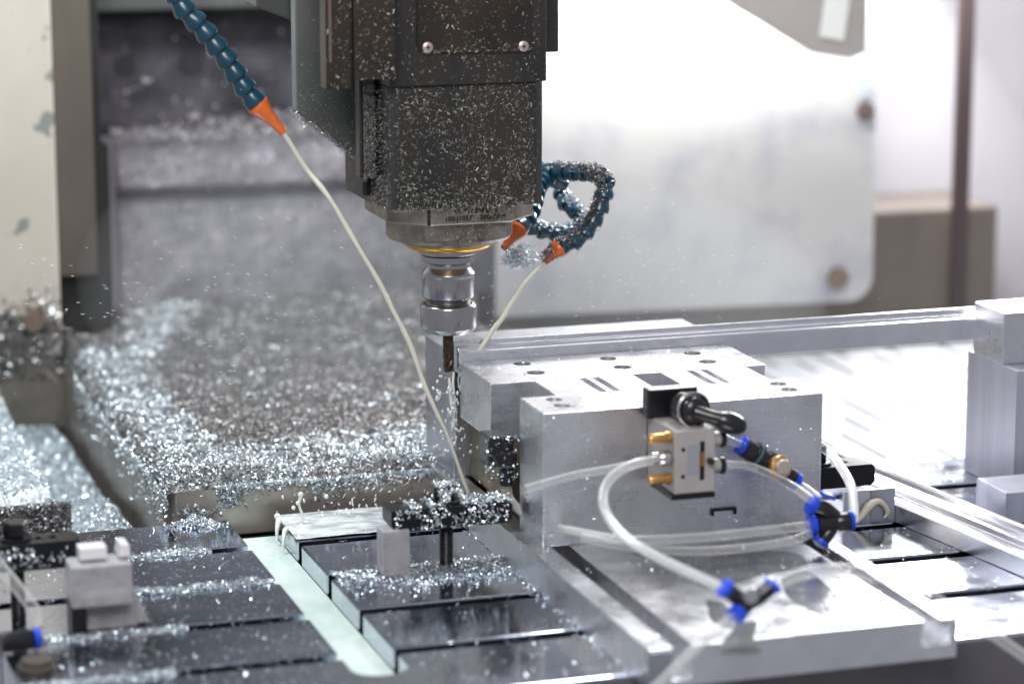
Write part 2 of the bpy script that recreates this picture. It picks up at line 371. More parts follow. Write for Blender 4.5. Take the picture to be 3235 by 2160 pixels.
# chips spilling down the front face of the cover
n = 3000; x = rng.uniform(-205, 5, n); dz = rng.exponential(1, n) * (2 + 5 * vnoise(x, x * 0, 22, 9) ** 2)
x2 = rng.normal(-186, 5, 500); z2 = rng.uniform(6, 24, 500); x2 = x2 - (24 - z2) * .5
P_ = np.concatenate([np.stack([x, 68.5 - rng.random(n) * 3, 27 - dz], 1), np.stack([x2, 68 - rng.random(500) * 2, z2], 1),
                     np.stack([rng.normal(-222, 9, 260), np.full(260, 68.5), rng.normal(2, 4, 260)], 1)])
flakes('metal_chips', P_, (2, 5), (.6, 1.6), M['chip'], 'chips hanging over the front edge of the steel way cover')

def h_left(X, Y):
    lump = 70 * np.clip((-318 - X + (Y - 296) * .02) / 22, 0, 1) * np.clip((Y - 180) / 20, 0, 1)
    lump *= .75 + .25 * vnoise(X, Y, 90, 5)
    valley = 26 * np.exp(-((X + 285) / 24) ** 2) * np.clip((430 - Y) / 200, 0, 1)
    return -62 + lump + valley + 9 * vnoise(X, Y, 40, 4) + 5 * vnoise(X, Y, 12, 6)
heap('metal_chips', -640, -262, 120, 900, h_left, 6, M['heap'], 'pale blue drift of chips in the pan left of the way cover', 64000, size=(1.5, 4.2), width=(.6, 1.8))
obj('metal_chips', MB().box(-470, -322, 182, 190, -80, -8), M['heap_dark'], bevel=3, label='dark caked block of oily chips behind the left strap clamp', cat='metal chips', kind='stuff')
n = 3500
flakes('metal_chips', np.stack([rng.uniform(-470, -322, n), 181 - rng.random(n) * 3, rng.uniform(-78, -6, n)], 1), (2, 5), (.8, 2), M['chip_dark'],
       'dark glinting chips stuck to the caked face behind the left strap clamp')
obj('chip_pan', MB().box(-900, 1500, 48, 1100, -110, -82), M['steel_cover'], label='steel pan under the machine table and way cover', cat='floor', kind='structure')

# ================================================================== background enclosure
cr = thing('side_column', (-300, 700, -80), 'cream enamelled guard panel with grey stains at the left edge', 'guard panel')
obj('panel', MB().box(-900, -248, 700, 730, -60, 900), M['cream_wall'], cr, bevel=4)
obj('edge_plate', MB().box(-247, -203, 712, 735, 112, 900), M['brown_wall'], cr, bevel=2)
obj('stain_skirt', MB().box(-700, -252, 694, 699, -60, 62), mat('green_grime', (.06, .065, .055), .1, .6, var=(.20, .17, .15), vscale=14), cr, bevel=2)
n = 2600; flakes('metal_chips', np.stack([rng.uniform(-420, -250, n), 698 - rng.random(n) * 5, 66 - 70 * rng.random(n) + rng.exponential(9, n)], 1), (3, 9), (1.5, 4), M['chip_dark'], 'dull chips and grime caked on the foot of the cream guard panel')
obj('bolt', MB().cyl((-281, 690, 68), (0, -1, 0), 12, 6), M['bronze_edge'], cr, bevel=1)
obj('rubber_seal', MB().box(-202, -190, 740, 760, -60, 900).box(-250, -202.1, 740, 756, -60, 111), M['black_wall'], label='tall black rubber strip beside the cream guard panel', cat='seal')
obj('lower_dark_post', MB().box(-215, -178, 761, 800, -60, 253), M['black_wall'], label='short black post standing between the seal and the chip dusted cover', cat='post')
cc = thing('column_cover', (120, 900, 0), 'grey purple column cover dusted with chips behind the spindle', 'machine cover')
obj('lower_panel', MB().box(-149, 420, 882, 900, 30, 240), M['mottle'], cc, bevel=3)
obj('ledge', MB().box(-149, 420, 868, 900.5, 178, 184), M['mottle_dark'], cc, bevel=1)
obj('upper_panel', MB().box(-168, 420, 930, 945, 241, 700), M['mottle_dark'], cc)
obj('recess_hole', MB().cyl((-125, 929, 325), (0, -1, 0), 12, .8), M['gap'], cc)
obj('recess_hole', MB().cyl((-45, 929, 325), (0, -1, 0), 14, .8), M['gap'], cc)
obj('top_beam', MB().box(-185, 330, 860, 925, 396, 700), M['beam'], cc, bevel=4)
obj('beam_shade', MB().box(-158, -20, 924, 929, 383, 396), M['gap'], cc)  # black strip painting the shadow under the top beam
n = 5000; x = rng.uniform(-149, 420, n); y = rng.uniform(868, 928, n)
flakes('metal_chips', np.concatenate([np.stack([x, y, 242 + (y - 868) * .5 * vnoise(x, y, 60, 8) + rng.random(n) * 4], 1),
       np.stack([rng.uniform(-149, 420, 2500), rng.uniform(876, 881, 2500), rng.uniform(30, 240, 2500)], 1)]), (2.5, 6), (1, 2.5), mat('dusty_chip', (.30, .28, .30), .5, .5),
       'dull chips heaped on the ledge of the column cover and stuck to its face')
obj('back_wall', MB().box(-1200, 2200, 1300, 1320, -300, 1500), M['lilac'], label='grey back wall of the machine enclosure', cat='wall', kind='structure')
# right hand side
pts = [(300, 14), (775, 6)] + [(775 + 32 * math.sin(t), 38 - 32 * math.cos(t)) for t in np.linspace(.2, math.pi / 2, 8)] + [(800, 900), (300, 900)]
pn = thing('splash_panel', (600, 800, 0), 'large pale splash panel with a rounded lower corner and two dark bolts', 'splash panel')
obj('panel', MB().prism(pts, 'y', 800, 808), M['pane'], pn, bevel=1.5)
obj('bolt', MB().cyl((789, 799.5, 251), (0, -1, 0), 12, 5), mat('brown_bolt', (.12, .09, .085), .3, .5), pn, bevel=1)
obj('bolt', MB().cyl((757, 799.5, 38), (0, -1, 0), 14, 5), M['bronze_edge'], pn, bevel=1)
obj('blue_smear', MB().box(782, 793, 798.2, 799.6, 268, 345), mat('blue_grey_smear', (.28, .33, .40), .1, .5, var=(.5, .55, .6), vscale=60), pn)
obj('side_wall', MB().box(806, 2000, 1000, 1012, -200, 1200), M['lilac'], label='plain lilac grey enclosure wall at the far right', cat='wall', kind='structure')
obj('base_cabinet', MB().box(330, 1010, 850, 990, -80, 112), M['brown_box'], bevel=6, label='brown grey cabinet base behind the splash panel', cat='cabinet')
obj('door_strip', MB().box(930, 952, 820, 832, -80, 900), M['dark_strip'], bevel=3, label='dark vertical door strip at the right', cat='door strip')
sh = thing('shadow_wedge', (640, 630, 350), 'tilted grey brown plate standing in for a shadow wedge, with a pale sticker, at the top right', 'bracket')  # solid plate standing in for a shadow region of the splash panel
obj('plate', MB().prism([(513.7, 451.8), (514.2, 416.5), (637.7, 345.5), (685.8, 337.7), (708.4, 344.3), (708.2, 447.5)], 'y', 628, 634), M['bracket'], sh, bevel=1)
obj('sticker', MB().prism([(655.5, 438.8), (646.2, 364.8), (677.3, 358.7), (688.1, 438.1)], 'y', 625, 627), mat('pale_sticker', (.72, .72, .68), 0, .5), sh)
# bright slatted floor at the back right
gr = MB()
for i in range(-2, 22):
    x = 330 + i * 36; gr.box(x, x + 29, 60, 800, -66, -58)
    o = rng.uniform(0, 240)
    for j in range(4): gr.box(x + 28.5, x + 36.5, 60 + o + j * 250 - 240, min(800, 60 + o + j * 250 - 240 + rng.uniform(110, 190)), -65, -58.3)
obj('slot_shade_sheet', MB().box(236, 1100, 52, 810, -81.5, -78), M['black_wall'], label='black sheet added to darken the slots of the bright floor grille', cat='tray', kind='structure')  # black sheet painting the shade below the grille slots
obj('floor_grille', gr, M['grille'], bevel=1, label='bright slatted steel floor grille behind the rail', cat='floor', kind='structure')
def h_back(X, Y): return -60 + 40 * np.clip((520 - X) / 160, 0, 1) + 8 * vnoise(X, Y, 30, 12) + 4 * vnoise(X, Y, 10, 13)
heap('metal_chips', 234, 520, 560, 848, h_back, 8, M['heap_dark'], 'hazy grey chips banked under the splash panel', 5000, chip=M['chip_mid'], size=(3, 7), width=(1.2, 3))

# ================================================================== spindle head
hd = thing('spindle_head', (0, 60, 262), 'black spindle head speckled with chips, hanging above the vise', 'spindle head')
cx, cy = -6, 0
poly = [(-76, -60), (-70, -76), (58, -78), (66, -72), (70, 60), (-80, 60), (-80, -30)]
obj('housing', MB().prism(poly, 'z', 300, 408.5), M['head'], hd, bevel=1.2)
poly2 = [(-79, -30), (-76, -80), (60, -81), (68.5, -76), (73, 62), (-82, 62)]
obj('upper_housing', MB().prism(poly2, 'z', 408.7, 640), M['head'], hd, bevel=1.2)
rc = []
for (a, b, s) in ((-51, 438, 0), (53, 435, 1)):
    for t in np.linspace(0, math.pi / 2, 6):
        if s == 0: rc.append((a + 6 - 6 * math.cos(t), b + 6 - 6 * math.sin(t)))
        else: rc.append((a - 6 + 6 * math.sin(t), b + 6 - 6 * math.cos(t)))
rc += [(53, 640), (-51, 640)]
cp = obj('cover_plate', MB().prism(rc, 'y', -83.5, -81.2), M['head_stain'], hd, bevel=.5)
for x in (-42.5, 44.5):
    z = 442.5 if x < 0 else 440.8
    s = obj('screw', MB().lathe([(0.5, 0), (3.6, 0), (4.6, 1.0), (4.6, 1.6), (3.2, 2.4), (.5, 2.4)], (x, -83.5, z), (0, -1, 0), 24), M['screw'], cp, smooth=40)
    cr_ = MB().box(x - 1.9, x + 1.9, -86.2, -85.7, z - .5, z + .5).box(x - .5, x + .5, -86.25, -85.72, z - 1.9, z + 1.9)
    obj('recess', cr_, M['screw_dark'], cp)
# side plates and cable boxes
obj('side_plate', MB().box(-92, -81.5, -52, -34, 326, 640).box(-95, -92.3, -50, -36, 326, 640), M['head'], hd, bevel=.8)
obj('side_plate', MB().box(-84, -80.2, -33.5, -28, 318, 640), M['gap'], hd)
obj('guard_box', MB().box(-112.5, -76, -101, -79, 418, 640), M['head_stain'], hd, bevel=1.2)
obj('gap_strip', MB().box(-75.6, -73.4, -99, -82, 418.5, 640).box(-114.4, -112.9, -98, -84, 420, 640), M['gap'], hd)
obj('guard_box', MB().box(-137, -115, -101, -80, 411, 640), M['head_stain'], hd, bevel=1.2)
obj('worn_edge', MB().box(-134.6, -132.2, -103, -101.2, 434, 640), M['bronze_edge'], hd, bevel=.6)
obj('side_bracket', MB().box(73.5, 92, -40, 20, 430, 640), M['head'], hd, bevel=1)
# head casting behind, with the sloping lower edge
cast = [(-138, 640), (-138, 380), (-112, 362), (-82, 338), (-60, 320), (60, 320), (60, 640)]
obj('casting', MB().prism(cast, 'y', 5, 22), M['cast'], hd, bevel=2)
obj('casting_rear', MB().prism([(-165, 640), (-165, 470), (-120, 452), (60, 440), (60, 640)], 'y', 40, 90), M['beam'], hd, bevel=2)
obj('hex_bolt', MB().lathe([(4.5, 0), (4.5, 5), (3, 6)], (71, -20, 337), (1, 0, 0), 6).cyl((68, -20, 329), (1, 0, 0), 3.6, 6, 6), M['black'], hd)
obj('hex_bolt', MB().cyl((-83, -30, 308), (0, 0, 1), 4.5, 12, 6), M['black'], hd)

# spindle nose (octagon cartridge) with amber ring and engraving
def octo(h, f): return [(-f, -h), (f, -h), (h, -f), (h, f), (f, h), (-f, h), (-h, f), (-h, -f)]
def octo_lathe(levels):   # levels: (half width, flat half, z)
    mb = MB(); vs = []; fs = []
    for h, f, z in levels: vs += [(x + .5, y, z) for x, y in octo(h, f)]
    n = len(levels)
    for i in range(n - 1):
        for k in range(8): fs.append((i * 8 + k, i * 8 + (k + 1) % 8, (i + 1) * 8 + (k + 1) % 8, (i + 1) * 8 + k))
    fs.append(tuple(range(7, -1, -1))); fs.append(tuple(range((n - 1) * 8, n * 8)))
    return mb.add(vs, fs)
ns = obj('nose', octo_lathe([(66, 38, 283), (68, 39, 285), (68, 39, 299.8)]), M['nose'], hd, bevel=.8)
obj('nose_lower', MB().lathe([(34, 257), (44, 257.5), (55.5, 262), (57.5, 265), (57.5, 282.8)], (1, 0, 0), (0, 0, 1), 64).prism(
    [(-38, -58.6), (37, -58.6), (37, -50), (-38, -50)], 'z', 268, 282.7), M['nose'], hd, smooth=30)
obj('ring', MB().lathe([(28, 251.5), (36, 252.2), (39.5, 254), (41.5, 257), (41.5, 258)], (.5, 0, 0), (0, 0, 1), 64), M['brass_ring'], hd, smooth=40)
obj('key_slot', MB().box(-38.9, -36.3, -69, -66, 284, 299.6), M['gap'], ns)
def text(name, s, size, loc, rot, m, parent, ext=.05, sx=1.0):
    c = bpy.data.curves.new(name, 'FONT'); c.body = s; c.size = size * MM; c.extrude = ext * MM; c.offset = .16 * MM; c.align_x = 'CENTER'; c.space_character = 1.05
    t = bpy.data.objects.new(name, c); COL.objects.link(t); bpy.context.view_layer.update()
    dg = bpy.context.evaluated_depsgraph_get(); me = bpy.data.meshes.new_from_object(t.evaluated_get(dg)); bpy.data.objects.remove(t)
    me.materials.append(m); o = bpy.data.objects.new(name, me); COL.objects.link(o); o.parent = parent
    o.location = (Vector(loc) - ORG[parent.name]) * MM; o.rotation_euler = rot; o.scale = (sx, 1, 1); ORG[o.name] = Vector(loc); return o
text('engraving', '100-J10ST  12000RPM', 5.8, (5, -68.62, 287.2), (math.pi / 2, 0, 0), M['ink'], ns, sx=1.02)
text('engraving', 'KONES', 7.2, (6, -68.62, 293.4), (math.pi / 2, 0, 0), M['ink_faint'], ns, sx=1.7)

# stuck chips on the head
def face_pts(n, x0, x1, z0, z1, y, grad=1.0):
    x = rng.uniform(x0, x1, n); t = rng.random(n) ** grad; return np.stack([x, np.full(n, y) - rng.random(n) * .5, z0 + (z1 - z0) * t], 1)
def clus(P, k=22, t=.36, a=0, b=2): return P[vnoise(P[:, a], P[:, b], k, 77) + rng.random(len(P)) * .6 > t + .25]
P_ = np.concatenate([clus(face_pts(3300, -70, 58, 301, 408, -77.9, 1.35)), clus(face_pts(700, -60, 60, 409, 490, -82, 1)), clus(face_pts(420, -50, 52, 438, 490, -84.2, 1)),
                     clus(face_pts(260, -112, -76, 419, 490, -101.6)), clus(face_pts(160, -136, -115, 412, 490, -101.6)), clus(face_pts(420, -38, 38, 284, 300, -68.9, .5)), np.stack([rng.uniform(-72, 62, 420), rng.uniform(-79.5, -70, 420), 300.5 - rng.exponential(.8, 420)], 1), np.stack([rng.uniform(-48, 50, 160), np.full(160, -84.5), 437.5 + rng.exponential(1.5, 160)], 1),
                     clus(face_pts(330, -37, 37, 266, 283, -59.2))])
flakes('stuck_chips', P_, (.3, 4.2), (.15, .95), mat('stuck_chip', (.50, .50, .43), .4, .5), 'fine pale chips stuck over the face of the spindle head', nrm=(0, -1, 0), flat=.8, curl=.8, skew=3.8)
n = 1000
yy = rng.uniform(-72, -30, n); P_ = np.stack([np.interp(yy, [-76, -60, -30], [-71, -77, -81]) - .4, yy, 301 + 106 * rng.random(n) ** 1.3], 1)
n2 = 900; P2 = np.stack([rng.uniform(-92, -81, n2), np.full(n2, -52.5), rng.uniform(326, 408, n2)], 1)
x3 = rng.uniform(-138, -84, 520); P3 = np.stack([x3, np.full(520, 4.), np.interp(x3, [-138, -112, -82], [380, 362, 338]) + rng.exponential(22, 520)], 1)
P3 = P3[P3[:, 2] < 440]
flakes('stuck_chips', np.concatenate([P_, P2, P3]), (.4, 3.4), (.2, .8), mat('flank_chip', (.24, .235, .22), .5, .45), 'chips stuck to the left flank and grey casting of the spindle head', nrm=(-.5, -.8, 0), flat=.8, curl=.5, skew=2.6)
x3 = np.concatenate([rng.uniform(-138, -82, 900), rng.uniform(-92, -70, 120)]); n3 = len(x3)
P3 = np.stack([x3, rng.uniform(4, 40, n3), np.interp(x3, [-138, -112, -82, -70], [380, 362, 338, 330]) - rng.exponential(1.6, n3)], 1)
flakes('stuck_chips', P3, (2, 7), (.25, .6), M['chip_dark'], 'fuzzy swarf hanging along the sloping lower edge of the casting')

# ================================================================== tool holder
th = thing('tool_holder', (0, 0, 136), 'polished steel collet holder with round nut and a short brown end mill', 'tool holder')
obj('flange', MB().lathe([(24, 246.9), (27.5, 247), (28.6, 248), (28.6, 252)], seg=64), M['holder'], th, smooth=35)
obj('groove', MB().lathe([(23.4, 245.4), (23.4, 246.8)], seg=64), M['holder_dark'], th, smooth=35)
obj('body', MB().lathe([(21.5, 204.8), (23.4, 206.6), (23.9, 208), (23.9, 226), (24.4, 226.6), (24.4, 228.6), (24.0, 229.4), (20.0, 234.4), (19.9, 237.2), (22.6, 238.6), (24.3, 240), (24.4, 245.2)], seg=64), M['holder'], th, smooth=25)
thr = [(20.8, 195)]
for k in range(6): thr += [(20.8, 196 + k * 1.5), (20.3, 196.5 + k * 1.5)]
obj('thread', MB().lathe(thr + [(20.8, 204.7)], seg=64), M['thread'], th, smooth=35)
obj('collet_nut', MB().lathe([(6, 173.0), (19.5, 173.2), (21.5, 173.9), (24.6, 177), (25.8, 178.6), (25.9, 180), (25.9, 197.6), (25.5, 198.6), (24.6, 199.6), (22.0, 200), (21.9, 195)], seg=72), M['holder'], th, smooth=25)
em = MB().lathe([(5.1, 152), (5.2, 173.5)], seg=28)
fl = []; seg = 48; H = 22
for i in range(H + 1):
    z = 136.4 + (152 - 136.4) * i / H
    for k in range(seg):
        a = 2 * math.pi * k / seg; tw = z * .22
        r = 5.1 - 1.9 * max(0, math.cos(3 * (a - tw))) ** 1.5
        fl.append((r * math.cos(a), r * math.sin(a), z))
em.add(fl, [(i * seg + k, i * seg + (k + 1) % seg, (i + 1) * seg + (k + 1) % seg, (i + 1) * seg + k) for i in range(H) for k in range(seg)] + [tuple(range(seg - 1, -1, -1)), tuple(range(H * seg, (H + 1) * seg))])
obj('end_mill', em, M['carbide'], th, smooth=50)

# ================================================================== modular coolant hoses
def hose(name, pts, label, r=8.5, nozzle=True, tip=None, group='blue coolant hoses'):
    P = [Vector(p) for p in pts]
    fine = smooth_path(pts, 12); acc = [0.]
    for a, b in zip(fine[:-1], fine[1:]): acc.append(acc[-1] + (b - a).length)
    k_ = max(2, round(acc[-1] / (r * 1.62))); P = [Vector([np.interp(q_, acc, [p[i] for p in fine]) for i in range(3)]) for q_ in np.linspace(0, acc[-1], k_ + 1)]
    t = thing(name, P[-1] if nozzle else P[0], label, 'coolant hose', group)
    for a, b in zip(P[:-1], P[1:]):
        d = b - a; L = d.length
        pr = [(r * .6, -L * .1), (r * .80, 0), (r * .78, L * .12), (r * .84, L * .22), (r * 1.12, L * .66), (r * 1.14, L * .93), (r * 1.04, L * 1.0), (r * .8, L * 1.02)]
        obj('hose_segment', MB().lathe(pr, a, d, 20), M['hose'], t, smooth=40)
    if nozzle:
        a = P[-1]; d = Vector(tip) - a; L = d.length
        obj('nozzle', MB().lathe([(r * .7, -1), (r * 1.12, -.6), (r * 1.16, 2), (r * 1.1, 4), (r * .62, L * .5), (r * .42, L * .93), (r * .42, L), (r * .24, L)], a, d, 28), M['orange'], t, smooth=40)
    return t
hose('coolant_hose', [(-262, -40, 512), (-254, -40, 493), (-246, -40, 476.5), (-231, -40, 462), (-220, -40, 447), (-208, -40, 431), (-198, -40, 414), (-184, -40, 394)],
     'long clean blue segmented hose running in from the top left to an orange nozzle', 8.8, tip=(-160.5, -40, 368), group=None)
hr = [(100, 140, 298), (116, 122, 302), (134, 104, 300), (150, 82, 302), (162, 56, 304), (165, 34, 298), (160, 30, 282), (153, 30, 266), (142, 30, 251), (129, 30, 242.5), (118, 30, 240)]
hose('coolant_hose', hr, 'chip coated blue segmented hose curling down at the right to a streaming orange nozzle', 8, tip=(103, 30, 226.4))
hose('coolant_hose', [(150, 110, 285), (137, 108, 294), (122, 95, 293), (110, 75, 287), (101, 58, 276), (92, 44, 267), (84, 38, 261), (79, 35, 259)],
     'blue segmented hose ending in a dry orange nozzle right behind the spindle nose', 8, tip=(61, 24, 243.5))
hose('coolant_hose', [(160, 150, 278), (158, 135, 264), (172, 122, 252), (170, 120, 240), (152, 120, 237), (134, 120, 240), (118, 120, 245), (106, 118, 254)],
     'blurred blue segmented hose looping behind the other two, with no nozzle', 7.5, nozzle=False)
def along(pts, n, r, side=(-.6, -.4, .6)):
    P = np.array(pts, float); t = rng.uniform(0, len(P) - 1, n); i = np.minimum(t.astype(int), len(P) - 2); f = (t - i)[:, None]
    Q = P[i] * (1 - f) + P[i + 1] * f; d = rng.normal(size=(n, 3)) * .55 + np.array(side); d /= np.linalg.norm(d, axis=1, keepdims=True)
    return Q + d * r * rng.uniform(.85, 1.25, (n, 1))
swarf = mat('grey_brown_swarf', (.30, .27, .25), .85, .38)
flakes('hose_swarf', np.concatenate([along(hr[2:6], 900, 8.5, (0, -.3, .9)), along(hr[4:], 1700, 8.5), along([hr[-1], (107, 30, 230)], 420, 7.5, (-.7, -.3, .6))]), (1.5, 5), (.3, .9), swarf,
       'grey swarf caked along the hose with the streaming nozzle')
flakes('hose_swarf', along([(160, 135, 268), (172, 122, 252), (170, 120, 240), (152, 120, 237), (134, 120, 240), (118, 120, 245)], 1100, 7.5, (0, -.2, .9)), (2, 6), (.4, 1.2), M['chip'],
       'bright wet swarf piled on the blurred looping hose')
n = 900; d = rng.normal(size=(n, 3)); d /= np.linalg.norm(d, axis=1, keepdims=True)
flakes('swarf_nest', np.array([84, 48, 230]) + d * np.array([17, 12, 11]) * rng.random((n, 1)) ** .4, (3, 11), (.3, .9), M['chip'], 'bird nest of curly swarf hanging behind the dry orange nozzle')

sl = [(-161.5, -40, 369.5), (-143.3, -47.1, 337.3), (-131.7, -54.2, 321.5), (-121.9, -61.2, 305.7), (-110.4, -68.3, 283.2), (-100.7, -75.4, 264.0), (-87.1, -82.5, 238.4), (-75.5, -89.6, 211.4), (-63.9, -96.7, 184.8), (-56.2, -103.8, 158.4), (-48.5, -110.8, 135.0), (-34.8, -117.9, 101.2), (-21.2, -125, 58.4), (-14, -130, 40)]
obj('coolant_stream', MB().tube(sl, [2.2, 2.4, 2.7, 2.0, 2.5, 1.9, 2.4, 1.9, 2.2, 1.7, 2.0, 1.4, 1.7, 1.1], 14, 8), M['stream'], smooth=60,
    label='long thin cream coolant stream falling from the upper left nozzle', cat='coolant stream', group='coolant streams')
sr = [(104, 30, 227.2), (96, 26, 221.8), (85.8, 22, 214.0), (76, 18, 205.8), (68.7, 15, 197), (60, 10, 188.6), (52.7, 5, 180.6), (44.5, 1, 173.6), (37.5, -3, 166.7), (26.9, -10, 156.1), (24, -12, 152)]
obj('coolant_stream', MB().tube(sr, [2.2, 2.4, 2.5, 2.2, 2.5, 2.2, 2.4, 2.6, 2.4, 2.2, 1.8], 14, 6), M['stream'], smooth=60,
    label='short cream coolant stream from the right nozzle onto the rail', cat='coolant stream', group='coolant streams')
# splash along the tool tip and down the jaw face
def blob(mb, c, r, seg=10, sx=1.0):
    pr = [(max(.02, r * math.sin(t)), -r * sx * math.cos(t)) for t in np.linspace(0, math.pi, 8)]
    mb.lathe(pr, c, (rng.normal() * .4, rng.normal() * .4, 1), seg, cap=False)
sp = MB()
for k in range(6):
    x0 = rng.uniform(-5, 5); y0 = rng.uniform(-14, -6); p = [(x0, y0, 138 - k * 3)]
    for j in range(3 + k % 3): p.append((p[-1][0] + rng.normal() * .7 + .5, p[-1][1] - .6, p[-1][2] - rng.uniform(9, 14)))
    sp.tube(p, [rng.uniform(.25, 1.3) for _ in p[:-1]] + [.15], 8, 6)
for k in range(110):
    blob(sp, (rng.normal(0, 9), rng.normal(-16, 10), rng.uniform(60, 140)), abs(rng.normal(.6, .5)) + .25, sx=rng.uniform(1, 2.6))
obj('coolant_splash', sp, M['foam'], smooth=60, label='white coolant dripping in threads and drops under the end mill', cat='coolant splash', kind='stuff')
sp = MB()
def h_foam(X, Y):
    d = np.sqrt(((X + 105) / 55) ** 2 + ((Y + 4) / 46) ** 2)
    return np.clip(1.9 - d * .95, -.6, 2) + 1.4 * vnoise(X, Y, 9, 21) * np.clip(1.5 - d, 0, 1) - .1
X, Y = np.meshgrid(np.linspace(-155, -8, 110), np.linspace(-41, 45, 64)); Z = h_foam(X, Y); sh_ = MB()
sp.v = list(zip(X.ravel(), Y.ravel(), Z.ravel())); sp.f = [(j * 110 + i, j * 110 + i + 1, (j + 1) * 110 + i + 1, (j + 1) * 110 + i) for j in range(63) for i in range(109)]
sp.tube([(-140, 8, 0), (-138, 8, 9), (-140.5, 9, 19), (-139, 9, 27)], [2.6, 1.5, 1.1, 1.6], 10, 4)
for c, r in (((-139, 9, 28.5), 2.6), ((-142, 8, 21), 1.9), ((-146, 8, 17), 2.0), ((-114, 12, 24), 2.1), ((-158, 22, 6), 3.2), ((-119, 9, 10), 1.2)): blob(sp, c, r)
sp.tube([(-157, 20, 4), (-160, 15, -4), (-161, 12, -14)], [3, 2, 1], 10, 4); sp.tube([(-152, -2, .5), (-158, -8, 1), (-161, -14, -8), (-162, -16, -16)], [2.5, 2.4, 1.6, .6], 10, 4)
for k in range(60): blob(sp, (rng.uniform(-155, -10), rng.uniform(-38, 44), rng.uniform(.5, 1.5)), rng.uniform(.4, 1.6))
sp0 = sp
for k in range(60): blob(sp, (rng.uniform(-165, 0), rng.uniform(-20, 60), abs(rng.normal(0, 28))), rng.uniform(.3, 1.0), 8, 2.2)
obj('coolant_foam', sp, M['foam'], smooth=70, label='white foamy coolant splashing over the rear plate right of the channel', cat='coolant foam', kind='stuff')
_o = COL.objects[-1]; _o.data.materials.append(M['wash'])
for _p in _o.data.polygons[:109 * 63]: _p.material_index = 1
mi = MB()
def spray(n, c, s, v0, r=(.12, .32), L=(.8, 2.2)):
    for k in range(n):
        p = Vector([rng.normal(c[i], s[i]) for i in range(3)]); d = (p - Vector((0, 0, 150))); d.z *= .6; d.normalize(); rr = rng.uniform(*r); l = rng.uniform(*L) * v0
        mi.lathe([(rr * .2, -l), (rr, -l * .2), (rr, l * .3), (rr * .2, l)], p, d, 5)
spray(240, (-170, -30, 190), (70, 40, 45), 1.0); spray(70, (-330, 60, 205), (50, 50, 35), 1.1, r=(.1, .25)); spray(200, (170, 20, 200), (90, 50, 35), 1.0); spray(130, (-60, -10, 40), (55, 30, 16), 1.2, r=(.2, .55))
spray(90, (20, -20, 165), (25, 25, 15), .8)
obj('coolant_spray', mi, M['foam'], label='fine spray of coolant droplets flung out around the end mill', cat='spray', kind='stuff')

# ================================================================== rail being milled
def rail_prism(x0, x1, ya, yb_, z0, z1): return MB().box(x0, x1, ya, yb_, z0, z1)
rl = MB().prism([(-18, 135), (9, 135), (9, 160), (4, 163.2), (1, 163.2), (0, 159), (-7, 158.6), (-8, 155.2), (-13, 155), (-13.6, 157.2), (-17, 157.0), (-18, 155.6)], 'x', 7, 545)
obj('rail', rl, M['alu_profile'], bevel=.5, label='long grooved aluminium rail running from the end mill to the right hand post', cat='rail')
obj('rail_burr', MB().tube([(6, -18, 160), (5, -19, 150), (6, -20, 142), (4, -18, 132), (5, -20, 122)], [.8, 1.2, .7, 1.1, .5], 7, 5).tube([(7, -19, 148), (3, -21, 140), (6, -20, 134)], .5, 6, 5), M['chip'],
    smooth=60, label='ragged silver burr hanging from the cut end of the rail', cat='burr')

PUDDLES = [[(167.2, -383.3), (197.5, -367.1), (195.8, -414.2), (197.7, -443.6), (209.9, -459.9), (192.9, -492.8), (173.5, -512.3), (159.5, -498.5), (157.0, -466.9), (152.8, -434.0)], [(78.7, -274.8), (136.0, -279.5), (190.1, -302.6), (210.0, -322.8), (201.6, -357.8), (172.6, -361.6), (135.8, -375.7), (99.7, -389.4), (97.6, -337.3)], [(87.8, -482.2), (104.4, -481.8), (83.2, -526.2), (78.3, -552.1), (62.3, -552.3), (50.7, -537.7)], [(88.7, -416.9), (97.5, -432.0), (90.0, -477.1), (77.2, -490.3), (72.8, -465.7)]]
# ================================================================== fixture: base plate with vise blocks
fx = thing('clamping_fixture', (130, -200, 0), 'big machined aluminium clamping fixture with drilled jaws on a slotted base plate', 'clamping fixture')
prof = [(0, 0), (257.5, 0), (257.5, 32), (243, 32), (243, 26.2), (252, 26.2), (252, 11), (227, 11), (227, 26), (228.6, 26), (228.6, 32), (36, 32), (36, 6), (20, 6), (20, 32), (0, 32)]
obj('base_plate', MB().prism(prof, 'y', -520, 98), M['alu'], fx, bevel=.9)
M['film'] = mat('coolant_film', (.26, .25, .24), .8, .2, var=(.36, .38, .40), vscale=60, bump=.5, bscale=60)
def puddle(pts, z=32.1, h=.35):
    P = smooth_path([Vector((x, y, 0)) for x, y in pts] + [Vector((*pts[0], 0))], 5)[:-1]
    return MB().prism([(p.x, p.y) for p in P], 'z', z, z + h)
for i, pts in enumerate(PUDDLES): obj('coolant_film', puddle(pts), M['film'], fx, smooth=60)
obj('front_cleat', MB().box(1.5, 19, -522.5, -519, 2, 30), M['alu_side'], fx, bevel=.8)
